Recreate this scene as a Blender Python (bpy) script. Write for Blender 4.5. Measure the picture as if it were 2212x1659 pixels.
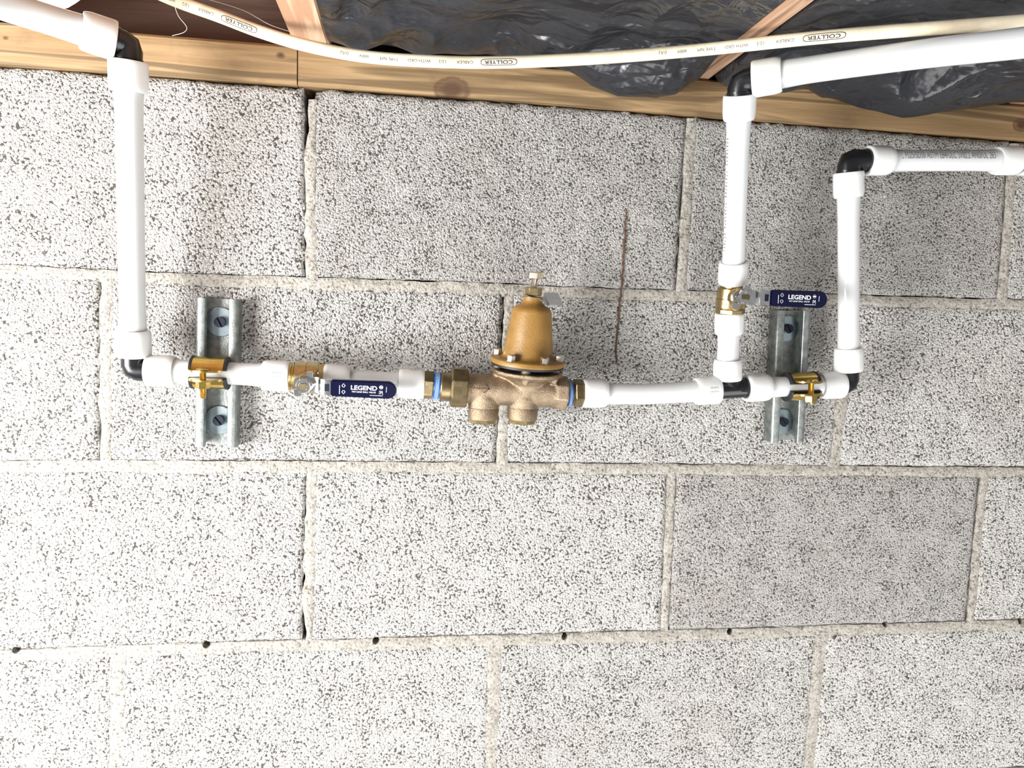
import bpy, bmesh, math, random
import numpy as np
from mathutils import Vector, Matrix
random.seed(7); RNG = np.random.default_rng(11)
for o in list(bpy.data.objects): bpy.data.objects.remove(o, do_unlink=True)
scn = bpy.context.scene
COL = scn.collection
V = Vector
# ------------------------------------------------------------------ camera
F_PX = 1600.0; CX, CY = 1106.0, 829.5
CAM = V((0.0977, -0.8092, 0.5848))
yw, pt, rl = math.radians(8.35), math.radians(-5.79), math.radians(1.87)
FW = V((math.sin(yw)*math.cos(pt), math.cos(yw)*math.cos(pt), math.sin(pt)))
RT0 = V((math.cos(yw), -math.sin(yw), 0)); UP0 = RT0.cross(FW)
RT = math.cos(rl)*RT0 + math.sin(rl)*UP0; UP = -math.sin(rl)*RT0 + math.cos(rl)*UP0
cd = bpy.data.cameras.new('camera'); cam = bpy.data.objects.new('camera', cd); COL.objects.link(cam)
cd.sensor_width = 36; cd.lens = F_PX/2212*36; cd.clip_start = 0.01
m = Matrix((RT, UP, -FW)).transposed().to_4x4(); m.translation = CAM
cam.matrix_world = m; scn.camera = cam
# ------------------------------------------------------------------ light
scn.view_settings.view_transform = 'Standard'; scn.view_settings.look = 'None'
scn.view_settings.exposure = 0.28; scn.view_settings.gamma = 1.0
scn.view_settings.use_curve_mapping = False
w = bpy.data.worlds.new('world'); scn.world = w; w.use_nodes = True
w.node_tree.nodes['Background'].inputs[0].default_value = (0.97, 0.98, 1.0, 1)
w.node_tree.nodes['Background'].inputs[1].default_value = 0.30
def area(name, loc, target, size, power, col=(1, 1, 1)):
    l = bpy.data.lights.new(name, 'AREA'); l.shape = 'DISK'; l.size = size; l.energy = power; l.color = col
    o = bpy.data.objects.new(name, l); COL.objects.link(o); o.location = loc
    o.rotation_euler = (V(target)-V(loc)).to_track_quat('-Z', 'Y').to_euler(); return o
area('work_light_key', (-0.80, -0.62, 0.36), (-0.42, 0, 0.36), 0.6, 34.0, (1, 0.99, 0.975))
area('ground_sheet_bounce', (0.75, -1.05, -0.70), (0.65, -0.10, 0.32), 1.8, 35.0, (1, 0.99, 0.98))

def P(px, py, Y):
    """point of the place seen at a photograph pixel, at distance -Y in front of the block face"""
    d = FW + RT*((px-CX)/F_PX) - UP*((py-CY)/F_PX)
    t = (Y-CAM.y)/d.y
    return CAM + d*t
# ------------------------------------------------------------------ materials
def lin(c): c = c/255.0; return c/12.92 if c <= 0.04045 else ((c+0.055)/1.055)**2.4
def rgb(r, g, b): return (lin(r), lin(g), lin(b), 1)
def mat(name, col=None, rough=0.5, metal=0.0, **kw):
    mt = bpy.data.materials.new(name); mt.use_nodes = True
    b = mt.node_tree.nodes['Principled BSDF']
    if col: b.inputs['Base Color'].default_value = col
    b.inputs['Roughness'].default_value = rough; b.inputs['Metallic'].default_value = metal
    for k, v in kw.items(): b.inputs[k.replace('_', ' ')].default_value = v
    return mt
class N:
    def __init__(s, mt): s.t = mt.node_tree; s.b = s.t.nodes['Principled BSDF']
    def n(s, typ, **kw):
        nd = s.t.nodes.new(typ)
        for k, v in kw.items():
            if k.startswith('i_'):
                key = k[2:].replace('_', ' '); nd.inputs[int(key) if key.isdigit() else key].default_value = v
            else: setattr(nd, k, v)
        return nd
    def l(s, a, b): s.t.links.new(a, b)
    def pos(s, scale=(1, 1, 1)):
        g = s.n('ShaderNodeNewGeometry'); mp = s.n('ShaderNodeMapping'); mp.inputs['Scale'].default_value = scale
        s.l(g.outputs['Position'], mp.inputs[0]); return mp.outputs[0]
    def noise(s, vec, scale, detail=3, rough=0.55, dist=0.0):
        nd = s.n('ShaderNodeTexNoise', i_Scale=scale, i_Detail=detail, i_Roughness=rough, i_Distortion=dist)
        s.l(vec, nd.inputs['Vector']); return nd.outputs['Fac']
    def ramp(s, fac, stops, interp='LINEAR'):
        r = s.n('ShaderNodeValToRGB'); r.color_ramp.interpolation = interp
        el = r.color_ramp.elements
        while len(el) < len(stops): el.new(0.5)
        for e, (p, c) in zip(el, stops):
            e.position = p; e.color = c if hasattr(c, '__len__') else (c, c, c, 1)
        s.l(fac, r.inputs[0]); return r.outputs[0]
    def mix(s, fac, a, b, blend='MIX'):
        nd = s.n('ShaderNodeMix', data_type='RGBA', blend_type=blend)
        for i, x in ((0, fac), (6, a), (7, b)):
            if hasattr(x, 'is_linked'): s.l(x, nd.inputs[i])
            else: nd.inputs[i].default_value = x
        return nd.outputs[2]
    def math(s, op, a, b=0.0):
        nd = s.n('ShaderNodeMath', operation=op)
        for i, x in ((0, a), (1, b)):
            if hasattr(x, 'is_linked'): s.l(x, nd.inputs[i])
            else: nd.inputs[i].default_value = x
        return nd.outputs[0]
    def bump(s, h, dist=0.001, strength=1.0):
        nd = s.n('ShaderNodeBump', i_Distance=dist, i_Strength=strength); s.l(h, nd.inputs['Height'])
        s.l(nd.outputs[0], s.b.inputs['Normal'])
    def col(s, c): s.l(c, s.b.inputs['Base Color'])

def block_material(name, base, coarse, poro=0.0):
    mt = mat(name, rough=0.9); n = N(mt); p = n.pos()
    wv = n.n('ShaderNodeTexNoise', i_Scale=coarse*1.1, i_Detail=2.0); n.l(p, wv.inputs['Vector'])
    ad = n.n('ShaderNodeVectorMath', operation='MULTIPLY_ADD'); n.l(wv.outputs['Color'], ad.inputs[0])
    ad.inputs[1].default_value = (0.9/coarse,)*3; n.l(p, ad.inputs[2])
    vo = n.n('ShaderNodeTexVoronoi', feature='F1', i_Scale=coarse, i_Randomness=1.0); n.l(ad.outputs[0], vo.inputs['Vector'])
    vo2 = n.n('ShaderNodeTexVoronoi', feature='F1', i_Scale=coarse*2.3, i_Randomness=1.0); n.l(ad.outputs[0], vo2.inputs['Vector'])
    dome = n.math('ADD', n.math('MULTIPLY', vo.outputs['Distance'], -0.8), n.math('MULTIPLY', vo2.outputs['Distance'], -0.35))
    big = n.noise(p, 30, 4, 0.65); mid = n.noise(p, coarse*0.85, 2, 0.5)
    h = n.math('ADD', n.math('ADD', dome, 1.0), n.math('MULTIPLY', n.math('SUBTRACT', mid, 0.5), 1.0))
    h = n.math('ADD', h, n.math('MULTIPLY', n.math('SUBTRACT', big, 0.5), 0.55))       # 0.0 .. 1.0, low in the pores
    pore_shade = n.ramp(h, [(0.13+poro, 1.0), (0.25+poro, 0.0)])
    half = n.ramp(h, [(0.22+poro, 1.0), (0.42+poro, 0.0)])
    tint = n.mix(vo.outputs['Color'], tuple(x*0.80 for x in base[:3])+(1,), tuple(min(1, x*1.12) for x in base[:3])+(1,))
    st = n.math('MULTIPLY', n.ramp(n.noise(p, 7.0, 4, 0.6), [(0.50, 0.0), (0.75, 1.0)]), 0.30)
    tint = n.mix(st, tint, (base[0]*0.78, base[1]*0.71, base[2]*0.64, 1))
    tint = n.mix(n.math('MULTIPLY', half, 0.35), tint, rgb(110, 105, 99))  # softer shade of the pore flanks, painted into the colour
    c = n.mix(pore_shade, tint, n.mix(n.noise(p, 90, 2), rgb(42, 40, 38), rgb(76, 71, 66)))  # shade inside the pores painted dark wherever the relief is low
    n.col(c)
    hc = n.ramp(h, [(0.05, 0.0), (0.75, 1.0)])
    n.bump(n.math('ADD', hc, n.math('MULTIPLY', n.noise(p, 900, 2), 0.10)), 0.0026, 1.0); return mt
M = {}
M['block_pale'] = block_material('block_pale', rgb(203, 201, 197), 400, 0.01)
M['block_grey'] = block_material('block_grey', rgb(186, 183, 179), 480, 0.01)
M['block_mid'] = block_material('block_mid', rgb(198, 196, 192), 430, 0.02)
def mortar_material():
    mt = mat('mortar', rough=0.95); n = N(mt); p = n.pos()
    c = n.ramp(n.noise(p, 60, 5, 0.7), [(0.3, rgb(136, 131, 122)), (0.5, rgb(158, 153, 144)), (0.72, rgb(180, 176, 168))])
    g = n.noise(p, 330, 4, 0.65)
    sp = n.ramp(g, [(0.36, 1.0), (0.44, 0.0)])
    c = n.mix(n.math('MULTIPLY', n.ramp(g, [(0.5, 0.0), (0.62, 1.0)]), 0.5), c, rgb(192, 189, 182))
    n.col(n.mix(n.math('MULTIPLY', sp, 0.85), c, rgb(78, 72, 65)))
    n.bump(n.math('ADD', g, n.math('MULTIPLY', n.noise(p, 110, 3), 0.8)), 0.0030, 0.9); return mt
M['mortar'] = mortar_material()
M['core'] = mat('core', rgb(70, 66, 60), 1.0)
def wood(name, c_lo, c_mid, c_hi, axis='X', knots=(), rough=0.7, freq=1.0):
    mt = mat(name, rough=rough); n = N(mt)
    sc = {'X': (2.2, 38, 38), 'Y': (38, 2.2, 38)}[axis]
    p = n.pos(tuple(s*freq for s in sc)); pw = n.pos()
    d = n.noise(p, 1.0, 3, 0.6, 0.6)
    ring = n.math('SINE', n.math('MULTIPLY', d, 17.0)); ring = n.math('ADD', n.math('MULTIPLY', ring, 0.5), 0.5)
    c = n.ramp(ring, [(0.05, c_mid), (0.6, c_hi), (0.97, c_lo)])
    c = n.mix(n.math('MULTIPLY', n.ramp(n.noise(p, 5.0, 3), [(0.45, 0.0), (0.7, 1.0)]), 0.35), c, c_lo)
    c = n.mix(n.math('MULTIPLY', n.ramp(n.noise(pw, 14, 4, 0.65), [(0.55, 0.0), (0.75, 1.0)]), 0.45), c, tuple(x*0.55 for x in c_lo[:3])+(1,))
    for kx, kz, r in knots:
        g = n.n('ShaderNodeNewGeometry'); vm = n.n('ShaderNodeVectorMath', operation='DISTANCE')
        sx = n.n('ShaderNodeVectorMath', operation='MULTIPLY'); n.l(g.outputs['Position'], sx.inputs[0]); sx.inputs[1].default_value = (0.7, 0, 1)
        n.l(sx.outputs[0], vm.inputs[0]); vm.inputs[1].default_value = (kx*0.7, 0, kz)
        dd = n.math('ADD', vm.outputs['Value'], n.math('MULTIPLY', n.math('SUBTRACT', n.noise(pw, 120, 3), 0.5), r*0.5))
        f = n.ramp(n.math('DIVIDE', dd, r*2), [(0.16, 1.0), (0.36, 0.55), (0.46, 0.75), (0.55, 0.0)])
        c = n.mix(f, c, rgb(74, 48, 28))
    n.col(c); n.bump(n.math('ADD', n.math('MULTIPLY', ring, 0.5), n.noise(p, 12, 2)), 0.0006, 0.6); return mt
def pxz(px, py, Y=0.0): q = P(px, py, Y); return q.x, q.z
k1, k2 = pxz(975, 196), pxz(2200, 272); k3 = pxz(608, 123); k4 = pxz(18, 86)
M['sill'] = wood('sill', rgb(100, 79, 50), rgb(136, 109, 74), rgb(151, 124, 88), 'X', ((k1[0], k1[1], 0.013), (k2[0], k2[1], 0.008), (k3[0], k3[1], 0.003), (k4[0], k4[1], 0.0018)))
M['joist'] = wood('joist', rgb(170, 132, 104), rgb(196, 160, 130), rgb(208, 174, 146), 'Y', freq=0.5)
M['joist_old'] = wood('joist_old', rgb(130, 98, 76), rgb(170, 134, 108), rgb(186, 152, 124), 'Y', freq=1.6)
M['rim'] = wood('rim', rgb(76, 58, 51), rgb(86, 66, 58), rgb(90, 70, 61), 'X', rough=0.9)
def plastic_film():
    mt = mat('black_film', rgb(38, 39, 43), 0.3); n = N(mt); p = n.pos()
    wv = n.n('ShaderNodeTexNoise', i_Scale=16.0, i_Detail=2.0); n.l(p, wv.inputs['Vector'])
    ad = n.n('ShaderNodeVectorMath', operation='MULTIPLY_ADD'); n.l(wv.outputs['Color'], ad.inputs[0]); ad.inputs[1].default_value = (0.035,)*3; n.l(p, ad.inputs[2])
    def creases(rot, sc, st):
        mp = n.n('ShaderNodeMapping'); mp.inputs['Rotation'].default_value = (0.2, 0.3, rot); mp.inputs['Scale'].default_value = (st, 1, 1); n.l(ad.outputs[0], mp.inputs[0])
        v = n.n('ShaderNodeTexVoronoi', feature='DISTANCE_TO_EDGE', i_Scale=sc); n.l(mp.outputs[0], v.inputs['Vector']); return v.outputs['Distance']
    msk = n.ramp(n.noise(p, 8, 2), [(0.42, 0.12), (0.60, 1.0)])
    h = n.math('ADD', creases(0.6, 15, 0.45), n.math('MULTIPLY', n.math('MULTIPLY', creases(-0.5, 44, 0.4), msk), 0.45))
    h = n.math('ADD', h, n.math('MULTIPLY', n.noise(p, 25, 3), 0.45))
    n.bump(h, 0.017, 1.0)
    n.l(n.ramp(n.noise(p, 18, 4), [(0.35, 0.2), (0.7, 0.42)]), n.b.inputs['Roughness'])
    return mt
M['film'] = plastic_film()
def pex(name, c, rough=0.28):
    mt = mat(name, c, rough); b = mt.node_tree.nodes['Principled BSDF']
    b.inputs['Subsurface Weight'].default_value = 0.6; b.inputs['Subsurface Radius'].default_value = (1, 1, 1); b.inputs['Subsurface Scale'].default_value = 0.008
    n = N(mt); n.col(n.mix(n.noise(n.pos(), 45, 2), c, tuple(x*0.93 for x in c[:3])+(1,))); return mt
M['pex'] = pex('pex', rgb(205, 207, 207), 0.2); M['ring'] = pex('ring', rgb(216, 217, 216), 0.24)
M['fitting'] = mat('fitting', rgb(15, 16, 20), 0.28)
M['ink'] = mat('ink', rgb(34, 32, 32), 0.6); M['ink_grey'] = mat('ink_grey', rgb(112, 112, 114), 0.6)
M['white_print'] = mat('white_print', rgb(235, 236, 240), 0.5)
def metal(name, c1, c2, rough, sc, bump=0.0, bs=600, met=1.0):
    mt = mat(name, rough=rough, metal=met); n = N(mt); p = n.pos()
    n.col(n.mix(n.ramp(n.noise(p, sc, 4, 0.6), [(0.35, 0.0), (0.65, 1.0)]), c1, c2))
    if bump: n.bump(n.noise(p, bs, 3, 0.6), bump, 0.8)
    return mt
M['brass'] = metal('brass', rgb(174, 154, 110), rgb(194, 174, 130), 0.27, 120, 0.0002, 900)
M['brass_dull'] = metal('brass_dull', rgb(126, 112, 84), rgb(150, 134, 102), 0.34, 120, 0.0002, 900)
M['bronze'] = metal('bronze', rgb(128, 112, 92), rgb(156, 137, 114), 0.38, 90, 0.0009, 900, 0.85)
M['bell'] = metal('bell', rgb(128, 95, 42), rgb(143, 108, 51), 0.45, 60, 0.0004, 500, 0.0)
M['zinc_gold'] = metal('zinc_gold', rgb(196, 164, 84), rgb(214, 184, 108), 0.22, 60)
M['steel'] = metal('steel', rgb(205, 205, 205), rgb(225, 225, 222), 0.16, 80)
M['steel_warm'] = metal('steel_warm', rgb(206, 198, 186), rgb(222, 214, 200), 0.25, 80)
M['galv'] = metal('galv', rgb(132, 137, 134), rgb(166, 171, 169), 0.42, 130, 0.0003, 500, 0.9)
M['zinc'] = metal('zinc', rgb(160, 176, 182), rgb(198, 212, 216), 0.3, 60, 0.0, 500, 0.95)
M['screw'] = mat('screw', rgb(22, 28, 44), 0.4, 0.4)
M['rubber'] = mat('rubber', rgb(24, 25, 29), 0.55)
M['grip'] = mat('grip', rgb(6, 8, 40), 0.16, Specular_IOR_Level=0.4)
M['tape'] = mat('tape', rgb(52, 104, 186), 0.45)
M['tape_pale'] = mat('tape_pale', rgb(160, 192, 226), 0.45)
M['tag'] = metal('tag', rgb(176, 178, 180), rgb(206, 208, 208), 0.34, 60)
def cable_mat():
    mt = mat('cable', rough=0.5); n = N(mt); p = n.pos()
    d = n.ramp(n.noise(p, 16, 5, 0.7), [(0.46, 0.0), (0.72, 1.0)])
    n.col(n.mix(n.math('MULTIPLY', d, 0.45), rgb(228, 216, 190), rgb(150, 124, 90))); return mt
M['cable'] = cable_mat()
M['mud'] = metal('mud', rgb(72, 52, 40), rgb(98, 72, 54), 0.9, 300, 0.001, 700, 0.0)
M['web'] = mat('web', rgb(200, 196, 188), 0.6)
M['paper'] = mat('paper', rgb(226, 230, 222), 0.7)
# ------------------------------------------------------------------ mesh helpers
WL = {}                                   # world location of each object (none is rotated)
def tag(o, label=None, cat=None, group=None, kind=None):
    for k, v in (('label', label), ('category', cat), ('group', group), ('kind', kind)):
        if v: o[k] = v
    return o
def empty(name, loc, label=None, cat=None, group=None, kind=None):
    o = bpy.data.objects.new(name, None); COL.objects.link(o); o.location = loc; o.empty_display_size = 0.02
    WL[o] = V(loc); return tag(o, label, cat, group, kind)
class MB:
    def __init__(s): s.v = []; s.f = []
    def add(s, vs, fs):
        k = len(s.v); s.v += [tuple(x) for x in vs]; s.f += [tuple(i+k for i in f) for f in fs]; return s
    def frame(s, axis, hint=None):
        a = V(axis).normalized(); h = V(hint) if hint else (V((0, 0, 1)) if abs(a.z) < 0.8 else V((0, 1, 0)))
        x = (h - a*h.dot(a)).normalized(); return a, x, a.cross(x)
    def lathe(s, org, axis, prof, seg=28, hint=None, cap=True, rot=0.0):
        """prof: (distance along the axis, radius)"""
        a, x, y = s.frame(axis, hint); org = V(org); vs = []; fs = []
        for t, r in prof:
            for i in range(seg):
                q = 2*math.pi*i/seg + rot; vs.append(org + a*t + (x*math.cos(q) + y*math.sin(q))*r)
        for j in range(len(prof)-1):
            for i in range(seg):
                i2 = (i+1) % seg; fs.append((j*seg+i, j*seg+i2, (j+1)*seg+i2, (j+1)*seg+i))
        if cap:
            fs.append(tuple(reversed(range(seg)))); fs.append(tuple((len(prof)-1)*seg+i for i in range(seg)))
        return s.add(vs, fs)
    def ringtube(s, org, axis, prof, seg=28):
        """closed ring: prof is a closed loop of (t, r)"""
        a, x, y = s.frame(axis); org = V(org); vs = []; fs = []; n = len(prof)
        for t, r in prof:
            for i in range(seg):
                q = 2*math.pi*i/seg; vs.append(org + a*t + (x*math.cos(q) + y*math.sin(q))*r)
        for j in range(n):
            for i in range(seg):
                i2 = (i+1) % seg; j2 = (j+1) % n; fs.append((j*seg+i, j*seg+i2, j2*seg+i2, j2*seg+i))
        return s.add(vs, fs)
    def tube(s, pts, rad, seg=20, flat=None):
        pts = [V(p) for p in pts]; vs = []; fs = []; n = len(pts)
        if not hasattr(rad, '__len__'): rad = [rad]*n
        fr = frames(pts)
        for p, r, (t, x, y) in zip(pts, rad, fr):
            for i in range(seg):
                q = 2*math.pi*i/seg; vs.append(p + x*math.cos(q)*r + y*math.sin(q)*r*(flat or 1))
        for j in range(n-1):
            for i in range(seg):
                i2 = (i+1) % seg; fs.append((j*seg+i, j*seg+i2, (j+1)*seg+i2, (j+1)*seg+i))
        fs.append(tuple(reversed(range(seg)))); fs.append(tuple((n-1)*seg+i for i in range(seg)))
        return s.add(vs, fs)
    def mitre(s, pts, r, seg=28):
        vs = []; fs = []; n = len(pts); fr = frames(pts)
        for i, (p, (t, x, y)) in enumerate(zip(pts, fr)):
            a = (pts[i]-pts[max(i-1, 0)]) if i else pts[1]-pts[0]; b = (pts[i+1]-pts[i]) if i < n-1 else a
            a = a.normalized(); b = b.normalized(); nn = b-a; st = 0.0
            if nn.length > 1e-4: st = 1/max(0.3, (a+b).length/2)-1; nn.normalize()
            for j in range(seg):
                q = 2*math.pi*j/seg; v = (x*math.cos(q)+y*math.sin(q))*r; vs.append(p+v+nn*(v.dot(nn)*st))
        for j in range(n-1):
            for i in range(seg):
                i2 = (i+1) % seg; fs.append((j*seg+i, j*seg+i2, (j+1)*seg+i2, (j+1)*seg+i))
        fs.append(tuple(reversed(range(seg)))); fs.append(tuple((n-1)*seg+i for i in range(seg)))
        return s.add(vs, fs)
    def extrude(s, poly, org, ux, uy, d):
        """closed polygon (in ux, uy) extruded along the vector d"""
        org, ux, uy, d = V(org), V(ux), V(uy), V(d); n = len(poly)
        b = [org + ux*a + uy*c for a, c in poly]; vs = b + [p + d for p in b]
        fs = [(i, (i+1) % n, n+(i+1) % n, n+i) for i in range(n)] + [tuple(reversed(range(n))), tuple(range(n, 2*n))]
        return s.add(vs, fs)
    def box(s, lo, hi):
        (a, b, c), (d, e, f) = lo, hi
        return s.extrude([(a, b), (d, b), (d, e), (a, e)], (0, 0, c), (1, 0, 0), (0, 1, 0), (0, 0, f-c))
    def sphere(s, c, r, seg=20, rings=12):
        return s.lathe(V(c)-V((0, 0, r)), (0, 0, 1), [(r-r*math.cos(math.pi*k/rings), max(1e-5, r*math.sin(math.pi*k/rings))) for k in range(rings+1)], seg)
    def build(s, name, mt, parent=None, loc=None, smooth=True, ang=35, bevel=0.0, remesh=0.0):
        L = WL[parent] if parent else V(loc if loc is not None else tuple(np.mean(np.array(s.v), axis=0)))
        me = bpy.data.meshes.new(name); me.from_pydata([(V(q)-L)[:] for q in s.v], [], s.f)
        bm = bmesh.new(); bm.from_mesh(me); bmesh.ops.recalc_face_normals(bm, faces=bm.faces[:])
        if bevel:
            es = [e for e in bm.edges if len(e.link_faces) == 2 and e.calc_face_angle(0) > math.radians(40)]
            bmesh.ops.bevel(bm, geom=es, offset=bevel, segments=2, affect='EDGES', clamp_overlap=True)
        bm.to_mesh(me); bm.free(); me.materials.append(M[mt] if isinstance(mt, str) else mt)
        o = bpy.data.objects.new(name, me); COL.objects.link(o)
        if remesh:
            md = o.modifiers.new('r', 'REMESH'); md.mode = 'VOXEL'; md.voxel_size = remesh
            sm = o.modifiers.new('s', 'SMOOTH'); sm.iterations = 5; sm.factor = 0.5
            bake(o)
        if smooth:
            me = o.data; me.shade_smooth(); me.set_sharp_from_angle(angle=math.radians(ang))
        if parent: o.parent = parent
        else: o.location = L
        WL[o] = L; return o
def bake(o):
    dg = bpy.context.evaluated_depsgraph_get(); dg.update()
    me = bpy.data.meshes.new_from_object(o.evaluated_get(dg)); old = o.data
    o.modifiers.clear(); nm = old.name; o.data = me; bpy.data.meshes.remove(old); me.name = nm
def frames(pts):
    out = []; x = None; n = len(pts)
    for i in range(n):
        t = (pts[min(i+1, n-1)] - pts[max(i-1, 0)]).normalized()
        if x is None:
            h = V((0, 0, 1)) if abs(t.z) < 0.8 else V((0, -1, 0))
            x = (h - t*h.dot(t)).normalized()
        else: x = (x - t*x.dot(t)).normalized()
        out.append((t, x, t.cross(x)))
    return out
def spline(pts, n=12):
    pts = [V(p) for p in pts]; out = []
    for i in range(len(pts)-1):
        p0 = pts[max(i-1, 0)]; p1 = pts[i]; p2 = pts[i+1]; p3 = pts[min(i+2, len(pts)-1)]
        for k in range(n):
            t = k/n
            out.append(0.5*((2*p1) + (p2-p0)*t + (2*p0-5*p1+4*p2-p3)*t*t + (3*p1-p0-3*p2+p3)*t**3))
    return out + [pts[-1]]
# ---- value noise for geometry
_T = RNG.random((256, 256))
def vnoise(x, y, seed=0):
    x = np.asarray(x, float) + seed*17.31; y = np.asarray(y, float) + seed*9.73
    xi = np.floor(x).astype(int); yi = np.floor(y).astype(int); fx = x-xi; fy = y-yi
    fx = fx*fx*(3-2*fx); fy = fy*fy*(3-2*fy)
    g = lambda a, b: _T[a % 256, b % 256]
    return (g(xi, yi)*(1-fx)+g(xi+1, yi)*fx)*(1-fy) + (g(xi, yi+1)*(1-fx)+g(xi+1, yi+1)*fx)*fy - 0.5
# ---- lettering
def text_mesh(s, size, bold=0.0, align='CENTER', xs=1.0):
    cu = bpy.data.curves.new('t', 'FONT'); cu.body = s; cu.size = size; cu.align_x = align; cu.align_y = 'CENTER'; cu.offset = bold; cu.resolution_u = 3
    o = bpy.data.objects.new('t', cu); COL.objects.link(o)
    dg = bpy.context.evaluated_depsgraph_get(); dg.update(); e = o.evaluated_get(dg); me = e.to_mesh()
    vs = [(v.co.x*xs, v.co.y) for v in me.vertices]; fs = [tuple(p.vertices) for p in me.polygons]
    e.to_mesh_clear(); bpy.data.objects.remove(o); bpy.data.curves.remove(cu); return vs, fs
def slice_mesh(vs, fs, step):
    bm = bmesh.new(); bv = [bm.verts.new((x, y, 0)) for x, y in vs]
    for f in fs:
        try: bm.faces.new([bv[i] for i in f])
        except ValueError: pass
    bmesh.ops.triangulate(bm, faces=bm.faces[:])
    ys = [y for x, y in vs]; y = min(ys)+step
    while y < max(ys):
        bmesh.ops.bisect_plane(bm, geom=bm.verts[:]+bm.edges[:]+bm.faces[:], plane_co=(0, y, 0), plane_no=(0, 1, 0)); y += step
    bm.verts.index_update(); o = [(v.co.x, v.co.y) for v in bm.verts], [tuple(v.index for v in f.verts) for f in bm.faces]
    bm.free(); return o
class Flat:
    """flat print: 2-D shapes laid on a plane"""
    def __init__(s, org, u, v, w, lift): s.o = V(org); s.u = V(u); s.v = V(v); s.w = V(w)*lift; s.mb = MB()
    def put(s, vs, fs, at=(0, 0), rot=0.0):
        c, q = math.cos(rot), math.sin(rot)
        s.mb.add([s.o + s.w + s.u*(at[0]+x*c-y*q) + s.v*(at[1]+x*q+y*c) for x, y in vs], fs)
    def text(s, t, size, at, rot=0.0, bold=0.0, xs=1.0): s.put(*text_mesh(t, size, bold, 'CENTER', xs), at, rot)
    def line(s, pts, wd, closed=False):
        n = len(pts)
        for i in range(n if closed else n-1):
            a = V(pts[i]+(0,)); b = V(pts[(i+1) % n]+(0,)); d = (b-a).normalized(); e = V((-d.y, d.x, 0))*wd/2; d = d*wd/2
            s.put([(a-d-e)[:2], (b+d-e)[:2], (b+d+e)[:2], (a-d+e)[:2]], [(0, 1, 2, 3)])
def wrap_text(mb, s, size, path, s0, ang, r, flip=False, bold=0.0, xs=1.0, lift=0.00012, closed_box=None, flat=1.0):
    """print text on a tube: along its path from arc length s0, centred at the given angle round it (0 = hint direction)"""
    pts = [V(p) for p in path]; L = [0.0]
    for a, b in zip(pts, pts[1:]): L.append(L[-1]+(b-a).length)
    fr = frames(pts)
    def at(sl):
        sl = min(max(sl, 0), L[-1]); i = max(0, min(len(L)-2, int(np.searchsorted(L, sl))-1)); k = (sl-L[i])/(L[i+1]-L[i])
        return pts[i].lerp(pts[i+1], k), fr[i][0], fr[i][1].lerp(fr[i+1][1], k), fr[i][2].lerp(fr[i+1][2], k)
    vs, fs = slice_mesh(*(text_mesh(s, size, bold, 'LEFT', xs) if isinstance(s, str) else s), r*0.16)
    out = []
    for x, y in vs:
        x, y = (-x, y) if flip else (x, -y)
        p, t, e, f = at(s0+x); q = ang + y/r
        out.append(p + (e*math.cos(q) + f*math.sin(q)*flat)*(r+lift))
    mb.add(out, fs); return mb

# ================================================================== THE WALL
HB = 0.2032; WB = 0.4064
def line_px(pts): q = sorted([(P(x, y, 0).x, P(x, y, 0).z) for x, y in pts]); return np.array(q)
BED = {0: line_px([(5, 141), (330, 162), (660, 187), (1000, 210), (1480, 248), (1850, 276), (2205, 305)]),
       1: line_px([(20, 583), (100, 586), (400, 600), (680, 608), (1100, 622), (1350, 633), (1800, 645), (2150, 654)]),
       2: line_px([(20, 1006), (100, 1005), (700, 1006), (1500, 1012), (1900, 1016), (2150, 1017)]),
       3: line_px([(20, 1414), (100, 1412), (450, 1399), (800, 1390), (1400, 1373), (1700, 1364), (2150, 1349)])}
def bedz(k, x):
    if k <= 3: return np.interp(x, BED[k][:, 0], BED[k][:, 1])
    return np.interp(x, BED[3][:, 0], BED[3][:, 1]) - HB*(k-3)
def headx(a, b):
    A, B = P(*a, 0), P(*b, 0); s = (B.x-A.x)/(B.z-A.z); s = max(-0.03, min(0.03, s)); c = ((A.x+B.x)/2, (A.z+B.z)/2)
    return lambda z: c[0] + s*(z-c[1])
HEAD = {0: [headx((666, 300), (666, 560)), headx((1482, 430), (1470, 610)), headx((2183, 400), (2168, 600))],
        1: [headx((226, 640), (220, 985)), headx((1094, 690), (1080, 990)), headx((1843, 640), (1806, 985))],
        2: [headx((668, 1100), (660, 1380)), headx((1450, 1060), (1438, 1330)), headx((2125, 1030), (2100, 1300))],
        3: [headx((252, 1450), (250, 1640)), headx((1068, 1450), (1062, 1640)), headx((1772, 1410), (1750, 1640))]}
HEAD[4] = [(lambda f: (lambda z: f(0.3)))(f) for f in HEAD[2]]
for k in HEAD:
    h = HEAD[k]; f0, f2 = h[0], h[-1]
    HEAD[k] = [(lambda z, f=f0: f(z)-2*WB), (lambda z, f=f0: f(z)-WB)] + h + [(lambda z, f=f2: f(z)+WB), (lambda z, f=f2: f(z)+2*WB)]
wall = empty('wall_back', (0.25, 0.05, bedz(5, 0.2)), kind='structure')
core = MB().box((-0.80, 0.04, bedz(5, 0.2)), (1.42, 0.19, 0.80)); core.build('core', 'core', wall, smooth=False)
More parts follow.
